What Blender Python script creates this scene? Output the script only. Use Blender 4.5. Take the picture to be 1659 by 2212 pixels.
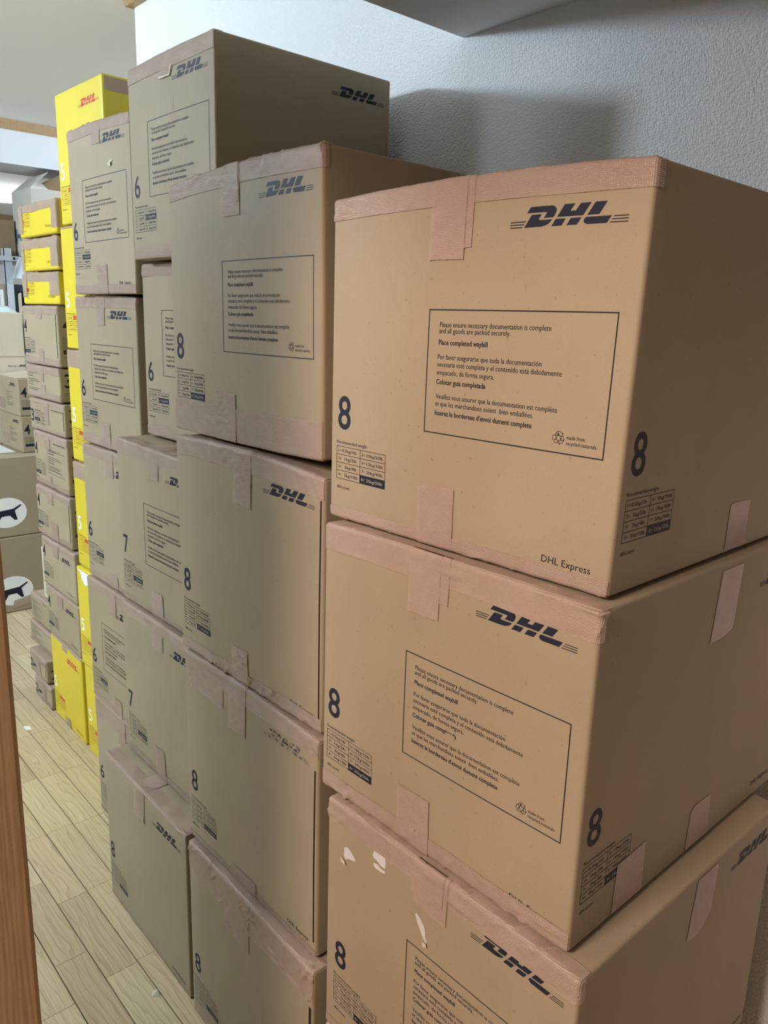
import bpy, math, random
import numpy as np
from mathutils import Matrix, Vector

for o in list(bpy.data.objects): bpy.data.objects.remove(o)
SC = bpy.context.scene
COL = SC.collection

# ------------------------------------------------------------------ camera
CAM_H, F_PX = 1.468, 1706.4
PITCH, ROLL, YAW = math.radians(13.467), math.radians(1.774), math.radians(-48.18)
def camera_axes():
    cy, sy = math.cos(YAW), math.sin(YAW)
    f0 = Vector((sy, cy, 0)); r0 = Vector((cy, -sy, 0)); u = Vector((0, 0, 1))
    cp, sp = math.cos(PITCH), math.sin(PITCH)
    f = f0*cp - u*sp; up = u*cp + f0*sp
    cr, sr = math.cos(ROLL), math.sin(ROLL)
    return r0*cr + up*sr, up*cr - r0*sr, f
r_, u_, f_ = camera_axes()
cd = bpy.data.cameras.new('camera'); cam = bpy.data.objects.new('camera', cd); COL.objects.link(cam)
cd.sensor_fit = 'HORIZONTAL'; cd.sensor_width = 36.0; cd.lens = F_PX/1659*36.0
cd.clip_start = 0.02; cd.clip_end = 60
M = Matrix.Identity(4)
for i in range(3): M[i][0] = r_[i]; M[i][1] = u_[i]; M[i][2] = -f_[i]
M[2][3] = CAM_H
cam.matrix_world = M
SC.camera = cam

# ------------------------------------------------------------------ world, lamps, exposure
w = bpy.data.worlds.new('room_ambient'); SC.world = w; w.use_nodes = True
bg = w.node_tree.nodes['Background']; bg.inputs[0].default_value = (1.0, 0.95, 0.90, 1); bg.inputs[1].default_value = 0.10
SC.view_settings.view_transform = 'Standard'; SC.view_settings.look = 'None'
SC.view_settings.exposure = 0.0; SC.view_settings.gamma = 1.0; SC.view_settings.use_curve_mapping = False
def lamp(name, kind, loc, energy, color, size=0.2, target=None, spread=None):
    ld = bpy.data.lights.new(name, kind); ld.energy = energy; ld.color = color
    if kind == 'AREA':
        ld.shape = 'DISK'; ld.size = size
        if spread: ld.spread = spread
    else: ld.shadow_soft_size = size
    o = bpy.data.objects.new(name, ld); COL.objects.link(o); o.location = loc
    if target is not None:
        o.rotation_euler = (Vector(target)-Vector(loc)).to_track_quat('-Z', 'Y').to_euler()
    return o
ROOM_LAMP = (-3.28, -0.90, 2.36)
lamp('room_light', 'POINT', (ROOM_LAMP[0], ROOM_LAMP[1], 2.35), 172, (0.70, 0.86, 1.0), 0.10)
lamp('added_room_fill', 'POINT', (-2.6, -2.0, 2.30), 49, (0.70, 0.86, 1.0), 0.14)  # added fill, no known fixture: lifts the far boxes and the wall's shadow
lamp('added_recess_fill', 'POINT', (-3.6, 2.7, 2.32), 56, (0.76, 0.88, 1.0), 0.14)  # added unseen fill behind the back wall, brightens header, ceiling and plain carton
lamp('hall_light', 'AREA', (-0.42, -1.45, 2.36), 71, (1.0, 0.82, 0.74), 0.75, (-0.55, 0.6, 0.3))
lamp('back_room_light', 'POINT', (-7.5, 2.28, 2.22), 13, (0.86, 0.94, 1.0), 0.16)

# ------------------------------------------------------------------ materials
def nodes(name):
    m = bpy.data.materials.new(name); m.use_nodes = True
    nt = m.node_tree; return m, nt, nt.nodes['Principled BSDF']
def N(nt, t, **k):
    n = nt.nodes.new(t)
    for a, b in k.items(): setattr(n, a, b)
    return n
def plain(name, col, rough=0.6, spec=0.3, metal=0.0):
    m, nt, b = nodes(name)
    b.inputs['Base Color'].default_value = (*col, 1); b.inputs['Roughness'].default_value = rough
    b.inputs['Specular IOR Level'].default_value = spec; b.inputs['Metallic'].default_value = metal
    return m
def ramp(nt, src, stops):
    r = N(nt, 'ShaderNodeValToRGB'); e = r.color_ramp.elements
    while len(e) < len(stops): e.new(0.5)
    for el, (p, c) in zip(e, stops): el.position = p; el.color = (*c, 1)
    nt.links.new(src, r.inputs[0]); return r.outputs[0]
def noise(nt, vec, scale, detail=2.0, rough=0.5):
    n = N(nt, 'ShaderNodeTexNoise'); n.inputs['Scale'].default_value = scale
    n.inputs['Detail'].default_value = detail; n.inputs['Roughness'].default_value = rough
    nt.links.new(vec, n.inputs['Vector']); return n.outputs[0]
def mapped(nt, scale, src=None):
    mp = N(nt, 'ShaderNodeMapping'); mp.inputs['Scale'].default_value = scale
    if src is None:
        tc = N(nt, 'ShaderNodeTexCoord'); src = tc.outputs['Object']
    nt.links.new(src, mp.inputs[0]); return mp.outputs[0]
def mul(nt, a, b, fac=1.0, mode='MULTIPLY'):
    x = N(nt, 'ShaderNodeMix', data_type='RGBA', blend_type=mode); x.inputs[0].default_value = fac
    nt.links.new(a, x.inputs[6]); nt.links.new(b, x.inputs[7]); return x.outputs[2]
def bump(nt, bsdf, h, strength, dist):
    b = N(nt, 'ShaderNodeBump'); b.inputs['Strength'].default_value = strength; b.inputs['Distance'].default_value = dist
    nt.links.new(h, b.inputs['Height']); nt.links.new(b.outputs[0], bsdf.inputs['Normal']); return b

def board(name, col, speck=0.13, rough=0.62, spec=0.25):
    m, nt, b = nodes(name)
    v = mapped(nt, (1, 1, 1))
    fine = ramp(nt, noise(nt, v, 900, 3, 0.7), [(0.25, (1-speck,)*3), (0.75, (1.06,)*3)])
    blot = ramp(nt, noise(nt, v, 5, 3), [(0.3, (0.93, 0.93, 0.93)), (0.7, (1.04, 1.035, 1.03))])
    spots = ramp(nt, noise(nt, v, 210, 1, 0.4), [(0.2, (0.72, 0.69, 0.66)), (0.27, (1, 1, 1))])
    oi = N(nt, 'ShaderNodeObjectInfo')
    rnd = ramp(nt, oi.outputs['Random'], [(0, (0.95, 0.94, 0.92)), (1, (1.03, 1.03, 1.04))])
    rgb = N(nt, 'ShaderNodeRGB'); rgb.outputs[0].default_value = (*col, 1)
    c = mul(nt, mul(nt, mul(nt, mul(nt, rgb.outputs[0], fine), blot), spots, 0.8), rnd)
    nt.links.new(c, b.inputs['Base Color'])
    b.inputs['Roughness'].default_value = rough; b.inputs['Specular IOR Level'].default_value = spec
    wv = N(nt, 'ShaderNodeTexWave', bands_direction='X'); wv.inputs['Scale'].default_value = 45; wv.inputs['Distortion'].default_value = 1.5
    nt.links.new(mapped(nt, (1, 1, 0.05)), wv.inputs[0])
    bump(nt, b, mul(nt, noise(nt, v, 14, 3), wv.outputs[0], 0.06, 'ADD'), 0.10, 0.002)
    return m
KRAFT = board('kraft_board', (0.358, 0.283, 0.182))
KRAFT_PALE_LIT = board('pale_and_lit_board', (0.62, 0.535, 0.395))  # pale board; also holds the strong lamplight on the plain carton as colour
GREYB = board('grey_white_board', (0.60, 0.57, 0.50))
STAIN = plain('stained_board', (0.31, 0.25, 0.155), 0.6, 0.2)
YELLOW = board('yellow_board', (0.68, 0.535, 0.032), 0.05, 0.42, 0.4)
LINER = board('torn_liner', (0.62, 0.58, 0.55), 0.1)
BROWN = board('brown_board', (0.26, 0.185, 0.105))

def tape_mat():
    m, nt, b = nodes('cloth_tape')
    v = mapped(nt, (1, 1, 1))
    w1 = N(nt, 'ShaderNodeTexWave', bands_direction='X'); w1.inputs['Scale'].default_value = 190; w1.inputs['Distortion'].default_value = 0.6
    w2 = N(nt, 'ShaderNodeTexWave', bands_direction='Z'); w2.inputs['Scale'].default_value = 190; w2.inputs['Distortion'].default_value = 0.6
    nt.links.new(v, w1.inputs[0]); nt.links.new(v, w2.inputs[0])
    h = mul(nt, mul(nt, w1.outputs[0], w2.outputs[0], 1.0, 'MULTIPLY'), noise(nt, v, 520, 2, 0.6), 0.45, 'MIX')
    big = noise(nt, mapped(nt, (9, 9, 26)), 1.6, 4, 0.6)
    hh = mul(nt, h, big, 0.62, 'MIX')
    bump(nt, b, hh, 0.7, 0.0045)
    tone = ramp(nt, noise(nt, v, 16, 3), [(0.3, (0.525, 0.375, 0.282)), (0.7, (0.575, 0.415, 0.320))])
    nt.links.new(mul(nt, tone, ramp(nt, h, [(0.2, (0.93,)*3), (0.9, (1.05,)*3)])), b.inputs['Base Color'])
    b.inputs['Roughness'].default_value = 0.24; b.inputs['Specular IOR Level'].default_value = 0.8
    tr = N(nt, 'ShaderNodeBsdfTransparent'); tr.inputs[0].default_value = (0.95, 0.86, 0.78, 1)
    mx = N(nt, 'ShaderNodeMixShader'); mx.inputs[0].default_value = 0.26
    out = nt.nodes['Material Output']
    nt.links.new(b.outputs[0], mx.inputs[1]); nt.links.new(tr.outputs[0], mx.inputs[2]); nt.links.new(mx.outputs[0], out.inputs[0])
    return m
TAPE = tape_mat()
INK = plain('navy_ink', (0.014, 0.018, 0.030), 0.6, 0.22)
INK_RED = plain('red_ink', (0.52, 0.018, 0.03), 0.45, 0.4)
INK_BROWN = plain('dark_red_ink', (0.24, 0.05, 0.015), 0.45, 0.4)
INK_WHITE = plain('white_ink', (0.86, 0.86, 0.82), 0.5)
INK_KRAFT = plain('reversed_lettering', (0.42, 0.34, 0.24), 0.5)
DARK = plain('dark_board_edge', (0.028, 0.021, 0.015), 0.9, 0.05)
def worn_ink():
    m, nt, b = nodes('scuffed_ink')
    v = mapped(nt, (1, 1, 2.2))
    c = ramp(nt, noise(nt, v, 95, 3, 0.65), [(0.42, (0.014, 0.018, 0.026)), (0.56, (0.30, 0.235, 0.145))])
    nt.links.new(c, b.inputs['Base Color']); b.inputs['Roughness'].default_value = 0.6
    return m
INK_WORN = worn_ink()

def wood(name, c0, c1, c2, sx=(0.20, 1, 1), scale=20, dist=13.0, rough=0.4, rnd=True, axis='Y'):
    m, nt, b = nodes(name)
    tc = N(nt, 'ShaderNodeTexCoord'); src = tc.outputs['Object']
    oi = N(nt, 'ShaderNodeObjectInfo')
    if rnd:
        vm = N(nt, 'ShaderNodeVectorMath', operation='MULTIPLY_ADD')
        vm.inputs[1].default_value = (1, 1, 1)
        sc = N(nt, 'ShaderNodeVectorMath', operation='SCALE'); sc.inputs[0].default_value = (7.3, 3.1, 1.7)
        nt.links.new(oi.outputs['Random'], sc.inputs['Scale'])
        nt.links.new(src, vm.inputs[0]); nt.links.new(sc.outputs[0], vm.inputs[2]); src = vm.outputs[0]
    v = mapped(nt, sx, src)
    wv = N(nt, 'ShaderNodeTexWave', bands_direction=axis, wave_profile='SAW' if rnd else 'SIN'); wv.inputs['Scale'].default_value = scale
    wv.inputs['Distortion'].default_value = dist; wv.inputs['Detail'].default_value = 2.5; wv.inputs['Detail Scale'].default_value = 1.1
    nt.links.new(v, wv.inputs[0])
    fib = noise(nt, mapped(nt, (sx[0]*6, sx[1]*60, sx[2]*60) if axis == 'Y' else (60, 60, 3), src), 4, 3)
    c = ramp(nt, wv.outputs[0], [(0.0, c0), (0.28 if rnd else 0.45, c1), (1.0, c2)])
    c = mul(nt, c, ramp(nt, fib, [(0.3, (0.84, 0.83, 0.81)), (0.7, (1.08,)*3)]))
    if rnd: c = mul(nt, c, ramp(nt, oi.outputs['Random'], [(0, (0.84, 0.80, 0.76)), (0.35, (1.0, 0.95, 0.91)), (0.7, (0.98, 0.98, 0.93)), (1, (1.08, 1.08, 1.0))]))
    nt.links.new(c, b.inputs['Base Color']); b.inputs['Roughness'].default_value = rough
    b.inputs['Specular IOR Level'].default_value = 0.45
    bump(nt, b, wv.outputs[0], 0.05, 0.002)
    return m
OAK = wood('oak_plank', (0.455, 0.35, 0.21), (0.56, 0.445, 0.28), (0.585, 0.47, 0.30), rough=0.33)
POST = wood('brown_post_wood', (0.36, 0.22, 0.115), (0.41, 0.255, 0.138), (0.43, 0.27, 0.148), (1, 1, 0.06), 34, 16, 0.4, False, 'Y')
TRIMW = wood('pale_trim_wood', (0.36, 0.23, 0.11), (0.44, 0.29, 0.15), (0.48, 0.33, 0.18), (1, 0.08, 1), 50, 4, 0.45, False, 'Z')
GROOVE = plain('floor_groove', (0.05, 0.033, 0.022), 0.8, 0.1)

def wallpaper():
    m, nt, b = nodes('embossed_wallpaper')
    v = mapped(nt, (1, 1, 1))
    a = noise(nt, mapped(nt, (120, 120, 330)), 1.0, 2, 0.5)
    c = noise(nt, mapped(nt, (330, 330, 140)), 1.0, 2, 0.5)
    h = mul(nt, a, c, 0.45, 'MIX')
    bump(nt, b, h, 0.85, 0.0048)
    col = ramp(nt, noise(nt, v, 3, 2), [(0.3, (0.83, 0.835, 0.84)), (0.7, (0.86, 0.865, 0.87))])
    nt.links.new(col, b.inputs['Base Color']); b.inputs['Roughness'].default_value = 0.62
    return m
WALLP = wallpaper()
CEIL = plain('ceiling_paper', (0.90, 0.89, 0.89), 0.8)
WHITEW = plain('white_wall_paper', (0.74, 0.76, 0.79), 0.7)
CURT = plain('grey_wall_paper', (0.20, 0.20, 0.20), 0.8)
def emit(name, col, s):
    m, nt, b = nodes(name); b.inputs['Emission Color'].default_value = (*col, 1); b.inputs['Emission Strength'].default_value = s
    b.inputs['Base Color'].default_value = (*col, 1); return m
GLOW = emit('lamp_cover', (0.9, 0.96, 1.0), 9.0)
STEEL = plain('white_steel', (0.66, 0.70, 0.74), 0.35, 0.5, 0.3)
NAVY = plain('navy_plastic', (0.020, 0.028, 0.045), 0.5)
CLOTH = plain('white_cloth', (0.72, 0.77, 0.83), 0.8)
PAPER = plain('white_paper', (0.80, 0.82, 0.83), 0.7)
def bagmat():
    m, nt, b = nodes('thin_white_bag')
    b.inputs['Base Color'].default_value = (0.70, 0.83, 0.82, 1); b.inputs['Roughness'].default_value = 0.35
    bump(nt, b, noise(nt, mapped(nt, (1, 1, 1)), 30, 4), 0.6, 0.01); return m
BAG = bagmat()

# ------------------------------------------------------------------ basic mesh helpers
def link_mesh(name, verts, faces, mat, parent=None, smooth=False, label=None):
    me = bpy.data.meshes.new(name)
    me.from_pydata([tuple(map(float, v)) for v in verts], [], [tuple(f) for f in faces])
    me.materials.append(mat)
    if smooth: me.polygons.foreach_set('use_smooth', [True]*len(me.polygons))
    me.update()
    o = bpy.data.objects.new(name, me); COL.objects.link(o)
    if parent is not None: o.parent = parent
    if label: o['label'] = label
    return o
class MB:
    def __init__(s): s.v = []; s.f = []
    def add(s, v, f):
        k = len(s.v); s.v += [tuple(map(float, p)) for p in v]; s.f += [tuple(i+k for i in q) for q in f]; return s
    def box(s, a, b):
        x0, y0, z0 = a; x1, y1, z1 = b
        return s.add([(x0,y0,z0),(x1,y0,z0),(x1,y1,z0),(x0,y1,z0),(x0,y0,z1),(x1,y0,z1),(x1,y1,z1),(x0,y1,z1)],
              [(3,2,1,0),(4,5,6,7),(0,1,5,4),(1,2,6,5),(2,3,7,6),(3,0,4,7)])
    def bevel_box(s, a, b, r):
        x0, y0, z0 = a; x1, y1, z1 = b; vs = []; 
        for sx in (0, 1):
            for sy in (0, 1):
                for sz in (0, 1):
                    c = (x1 if sx else x0, y1 if sy else y0, z1 if sz else z0); d = (-r if sx else r, -r if sy else r, -r if sz else r)
                    vs += [(c[0], c[1]+d[1], c[2]+d[2]), (c[0]+d[0], c[1], c[2]+d[2]), (c[0]+d[0], c[1]+d[1], c[2])]
        import bmesh
        bm = bmesh.new()
        for v in vs: bm.verts.new(v)
        bmesh.ops.convex_hull(bm, input=bm.verts[:]); bm.verts.index_update()
        s.add([v.co[:] for v in bm.verts], [[v.index for v in f.verts] for f in bm.faces]); bm.free(); return s
    def prism(s, pts, axis, a, b):
        n = len(pts)
        def P(p, t): return (t, p[0], p[1]) if axis == 0 else ((p[0], t, p[1]) if axis == 1 else (p[0], p[1], t))
        v = [P(p, a) for p in pts]+[P(p, b) for p in pts]
        return s.add(v, [tuple(range(n-1, -1, -1)), tuple(range(n, 2*n))]+[(i, (i+1) % n, n+(i+1) % n, n+i) for i in range(n)])
    def cyl(s, c, r, h, n=32, axis=2, r2=None):
        r2 = r if r2 is None else r2
        v = []
        for rr, t in ((r, 0), (r2, h)):
            for i in range(n):
                a = 2*math.pi*i/n; p = [math.cos(a)*rr, math.sin(a)*rr]; p.insert(axis, t)
                v.append((c[0]+p[0], c[1]+p[1], c[2]+p[2]))
        return s.add(v, [tuple(range(n-1, -1, -1)), tuple(range(n, 2*n))]+[(i, (i+1) % n, n+(i+1) % n, n+i) for i in range(n)])
    def out(s, name, mat, parent=None, **k): return link_mesh(name, s.v, s.f, mat, parent, **k)
def tag(o, label, cat, group=None):
    o['label'] = label; o['category'] = cat
    if group: o['group'] = group
    return o
def struct(o): o['kind'] = 'structure'; return o
def empty(name, loc, rz=0.0):
    o = bpy.data.objects.new(name, None); COL.objects.link(o); o.location = loc; o.rotation_euler = (0, 0, rz)
    o.empty_display_size = 0.05; return o

# ------------------------------------------------------------------ the room
ZC, ZS, YW, XS, XE = 2.454, 2.018, 1.248, -1.205, -2.66
ZH, XH = 2.236, -4.75
floor = struct(MB().box((-10, -3.2, -0.06), (1.6, 4.5, -0.010)).out('floor', GROOVE))
PW, PL = 0.0768, 0.303
rng = random.Random(5)
row_off = {0: -2.12, 1: -2.125, 2: -2.42, 3: -2.12, 4: -2.29, 5: -1.94, 6: -2.03, -1: -1.62, -2: -1.49, -3: -1.77, -4: -1.64}
plank_me = None
rest = MB()
for r in range(-44, 56):
    y0 = 0.550+r*PW
    if y0 > 4.4: break
    off = row_off.get(r, -2.0-0.101*(r % 3)-0.03*(r % 5)); off = off-math.ceil((off+10.0)/PL)*PL
    n = 0
    while True:
        x0 = off+n*PL; n += 1
        if x0 > 1.5: break
        a = (x0+0.0005, y0+0.0013, -0.012); b = (x0+PL-0.0005, y0+PW-0.0013, 0.0)
        if -4.45 < x0 < -1.0 and 0.31 < y0 < 1.22 and len(floor.children) < 290:
            if plank_me is None:
                plank_me = MB().box((0, 0, 0), (PL-0.001, PW-0.0026, 0.012)).out('plank', OAK, floor)
                o = plank_me
            else:
                o = bpy.data.objects.new('plank', plank_me.data); COL.objects.link(o); o.parent = floor
            o.location = a
        else: rest.box(a, b)
o = rest.out('outer_planks', OAK, floor); o['kind'] = 'stuff'
struct(MB().box((XE, YW, -0.01), (1.6, YW+0.12, ZC)).out('wall_back', WALLP))
struct(MB().box((-10, -3.2, ZC), (XS, 4.5, ZC+0.06)).out('ceiling', CEIL))
struct(MB().box((XS, 0.0655, ZS), (1.6, YW, ZC+0.06)).out('ceiling_soffit', CEIL))
struct(MB().prism([(YW+0.002, 2.418), (YW-0.026, 2.418), (YW-0.034, 2.43), (YW-0.034, ZC), (YW+0.002, ZC)], 0, XE-0.012, XS).out('trim_1', TRIMW))
struct(MB().box((-5.085, -3.2, ZH), (XH, 4.5, ZC)).out('wall_header', WHITEW))
struct(MB().prism([(XH, 2.405), (XH+0.010, 2.405), (XH+0.013, 2.415), (XH+0.013, ZC), (XH, ZC)], 1, -3.2, 4.5).out('trim_2', TRIMW))
struct(MB().box((-9.45, -3.2, -0.01), (-9.33, 4.5, ZC)).out('wall_far', WHITEW))
struct(MB().box((-9.33, -3.2, 2.40), (-9.29, 4.5, ZC)).out('trim_3', TRIMW))
struct(MB().box((-10, 4.3, -0.01), (XE, 4.5, ZC)).out('wall_side', WHITEW))
struct(MB().box((-10, -2.52, -0.01), (-1.5, -2.4, ZC)).out('wall_left', CURT))
struct(MB().box((-1.5, -2.52, -0.01), (-1.4, 0.0645, ZC)).out('wall_right', WHITEW))
# doorway the picture is taken from
struct(MB().box((-1.50, 0.065, -0.01), (-0.9415, 0.195, ZS)).box((-0.9415, 0.065, 1.985), (0.45, 0.195, ZS)).box((0.45, 0.065, -0.01), (1.6, 0.195, ZS)).box((-1.50, -0.06, ZS), (1.6, 0.065, ZC)).out('wall_front', WHITEW))
struct(MB().box((1.02, 0.1955, -0.01), (1.12, YW-0.001, ZS-0.0005)).out('wall_end_added', CURT))  # unseen wall added to keep stray light off the right-hand carton sides
df = empty('door_1', (-0.886, 0.148, 0)); df['kind'] = 'structure'
MB().bevel_box((-0.055, -0.085, 0), (0.048, 0.079, 1.985), 0.006).out('jamb', POST, df)
MB().bevel_box((1.238, -0.085, 0), (1.335, 0.079, 1.985), 0.006).out('jamb', POST, df)
MB().bevel_box((0.0481, -0.085, 1.86), (1.2379, 0.079, 1.985), 0.006).out('head', POST, df)

# ------------------------------------------------------------------ lettering
GLY = {}
def glyphs(txt, bold=False):
    k = (txt, bold)
    if k in GLY: return GLY[k]
    cu = bpy.data.curves.new('t', 'FONT'); cu.body = txt; cu.size = 1.0; cu.resolution_u = 10 if len(txt) == 1 else 2
    if bold: cu.offset = 0.010 if len(txt) == 1 else 0.016
    ob = bpy.data.objects.new('t', cu); COL.objects.link(ob)
    bpy.context.view_layer.update()
    dg = bpy.context.evaluated_depsgraph_get()
    me = bpy.data.meshes.new_from_object(ob.evaluated_get(dg))
    v = np.empty(len(me.vertices)*3); me.vertices.foreach_get('co', v); v = v.reshape(-1, 3)[:, :2]
    f = [tuple(p.vertices) for p in me.polygons]
    bpy.data.objects.remove(ob); bpy.data.curves.remove(cu); bpy.data.meshes.remove(me)
    GLY[k] = (v, f); return GLY[k]
class Flat:
    """flat print laid out in face coordinates (u to the right, z up)"""
    def __init__(s): s.v = np.zeros((0, 2)); s.f = []
    def add(s, v, f):
        k = len(s.v); s.v = np.vstack([s.v, np.asarray(v, float).reshape(-1, 2)]); s.f += [tuple(i+k for i in q) for q in f]
    def text(s, txt, u0, u1, z, size, bold=False):
        v, f = glyphs(txt, bold)
        a, b = v[:, 0].min(), v[:, 0].max()
        s.add(np.stack([u0+(v[:, 0]-a)/(b-a)*(u1-u0), z+v[:, 1]*size], 1), f)
    def fit(s, txt, u0, u1, z0, z1, bold=False):
        v, f = glyphs(txt, bold); a, b = v[:, 0].min(), v[:, 0].max(); c, d = v[:, 1].min(), v[:, 1].max()
        s.add(np.stack([u0+(v[:, 0]-a)/(b-a)*(u1-u0), z0+(v[:, 1]-c)/(d-c)*(z1-z0)], 1), f)
    def rect(s, u0, z0, u1, z1): s.line([(u0, (z0+z1)/2), (u1, (z0+z1)/2)], abs(z1-z0))
    def poly(s, pts): s.add(pts, [tuple(range(len(pts)))])
    def line(s, pts, wd):
        for (a, b), (c, d) in zip(pts, pts[1:]):
            L = math.hypot(c-a, d-b); n = max(1, int(L/0.02)); nx, nz = -(d-b)/L*wd/2, (c-a)/L*wd/2
            ex, ez = (c-a)/L*wd/2, (d-b)/L*wd/2
            if L < wd*3 or abs(wd-0.0) > 0.004: ex = ez = 0
            a2, b2, c2, d2 = a-ex, b-ez, c+ex, d+ez
            t = np.linspace(0, 1, n+1)
            px = a2+(c2-a2)*t; pz = b2+(d2-b2)*t
            v = np.concatenate([np.stack([px+nx, pz+nz], 1), np.stack([px-nx, pz-nz], 1)])
            s.add(v, [(i, n+1+i, n+2+i, i+1) for i in range(n)])
LOGO = [[(24.59,19.8),(42.45,19.85),(50.06,19.84),(52.62,19.41),(54.53,18.33),(55.69,16.68),(55.92,15.25),(55.41,13.32),(54.2,11.28),(52.59,9.1),(41.41,9.0),(44.32,12.9),(44.66,13.67),(43.99,14.3),(20.51,14.37)],
 [(26.51,12.51),(38.5,12.58),(35.63,8.85),(35.29,8.07),(35.97,7.39),(37.46,7.15),(51.46,7.28),(50.1,5.55),(47.55,3.56),(44.1,2.09),(39.03,1.2),(18.18,0.9)],
 [(64.98,20.0),(76.62,20.08),(72.17,14.33),(72.53,13.61),(78.22,13.66),(83.31,20.1),(94.74,20.19),(86.79,9.09),(57.22,9.04)],
 [(55.79,7.24),(67.21,7.22),(63.17,1.0),(51.37,0.9)],[(73.36,7.28),(85.26,7.35),(80.73,1.1),(69.1,1.0)],
 [(99.35,20.28),(112.09,20.32),(104.29,9.26),(91.51,9.1)],
 [(90.28,7.33),(117.96,7.5),(113.35,1.05),(92.35,0.94),(89.92,1.62),(88.36,3.02),(88.05,4.19),(88.71,6.06)],
 [(0.22,6.95),(19.77,7.11),(19.09,6.22),(0.22,6.05)],[(0.22,4.4),(17.97,4.5),(17.29,3.6),(0.22,3.5)],[(0.22,1.86),(16.04,1.9),(15.48,1.0),(0.22,0.95)],
 [(120.92,7.36),(135.79,7.46),(135.75,6.6),(120.2,6.5)],[(119.1,4.7),(135.75,4.84),(135.72,3.96),(118.4,3.85)],[(117.22,2.0),(135.7,2.2),(135.66,1.3),(116.5,1.1)]]
RECYCLE = [[(3.03,11.14),(5.26,14.77),(9.95,14.87),(11.5,13.04),(12.6,13.75),(11.6,10.62),(7.27,10.49)],[(6.51,14.75),(6.36,12.7),(5.21,10.24),(2.68,11.21)],[(6.21,10.65),(7.24,12.93),(8.26,10.91),(6.21,10.65)],[(-0.05,10.47),(3.99,10.67),(5.4,8.23),(4.18,8.66)],[(0.75,9.4),(0.14,6.99),(2.75,3.23),(6.93,3.18)],[(2.5,5.82),(7.03,5.82),(6.93,3.18)],[(2.84,5.87),(4.37,8.1),(5.6,6.22)],[(10.08,9.97),(12.43,10.55),(14.26,7.31),(12.45,3.32),(9.04,2.88),(9.66,1.5),(7.67,4.15),(8.74,6.03)],[(10.39,10.3),(9.45,5.83),(12.85,6.27),(14.26,7.31)],[(9.42,6.12),(10.62,8.01),(11.49,6.09)]]
def logo(F, u, z, s=1.0, pick=None):
    for i, p in enumerate(LOGO):
        if pick is None or i in pick: F.poly([(u+a*s/1000, z+b*s/1000) for a, b in p])
WEIGHTS = [('1=', '0.5kg/1lb'), ('2=', '1kg/2lb'), ('3=', '2kg/4lb'), ('4=', '5kg/10lb'), ('5=', '10kg/20lb'), ('6=', '15kg/30lb'), ('7=', '20kg/40lb'), ('8=', '25kg/50lb')]
NOTICE = [('Please ensure necessary documentation is complete', .0175, .171, .0885, 0), ('and all goods are packed securely.', .0170, .1197, .0817, 0),
 ('Place completed waybill', .0170, .0899, .0688, 1), ('Por favor asegurarse que toda la documentaci\u00f3n', .0167, .1627, .0525, 0),
 ('necesaria est\u00e9 completa y el contenido est\u00e1 debidamente', .0166, .1883, .0440, 0), ('empacado, de forma segura.', .0164, .1017, .0348, 0),
 ('Colocar guia completada', .0163, .0907, .0240, 1), ('Veuillez vous assurer que la documentation est compl\u00e8te', .0165, .1867, .0072, 0),
 ('et que les marchandises soient  bien emball\u00e9es.', .0164, .1576, -.0013, 0), ("Inserez le bordereau d\u2019envoi dument complete", .0163, .1567, -.0122, 1)]
def notice_text(F, u, z):
    for t, a, b, zz, bold in NOTICE: F.text(t, u+a, u+b, z+0.0335+zz, 0.0082, bool(bold))
def table(F, W, u, z, size, dz=0.0):
    """weight table: F dark lines and letters, W reversed letters"""
    h, wd, mid = 0.0445/4, 0.0985, 0.0490
    col, row = (size-1)//4, (size-1) % 4
    for i in range(5): F.line([(u, z+i*h), (u+wd, z+i*h)], 0.0007)
    for x in (0, mid, wd): F.line([(u+x, z), (u+x, z+4*h)], 0.0007)
    for i, (a, b) in enumerate(WEIGHTS):
        c, r = i//4, i % 4; zz = z+(3-r)*h+0.0036; T = W if i+1 == size else F
        x = u+(mid if c else 0)
        T.text(a, x+.0036, x+.0098, zz, .0058)
        ends = (.0415, .0415, .0415, .0445)[r] if c == 0 else .0452
        st = (.0115, .0170, .0170, .0165)[r] if c == 0 else .0135
        T.text(b, x+st, x+ends, zz, .0058)
    x = u+(mid if col else 0); F.add([(x, z+(3-row)*h), (x+(wd-mid if col else mid), z+(3-row)*h), (x+(wd-mid if col else mid), z+(4-row)*h), (x, z+(4-row)*h)], [(0, 1, 2, 3)])

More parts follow.
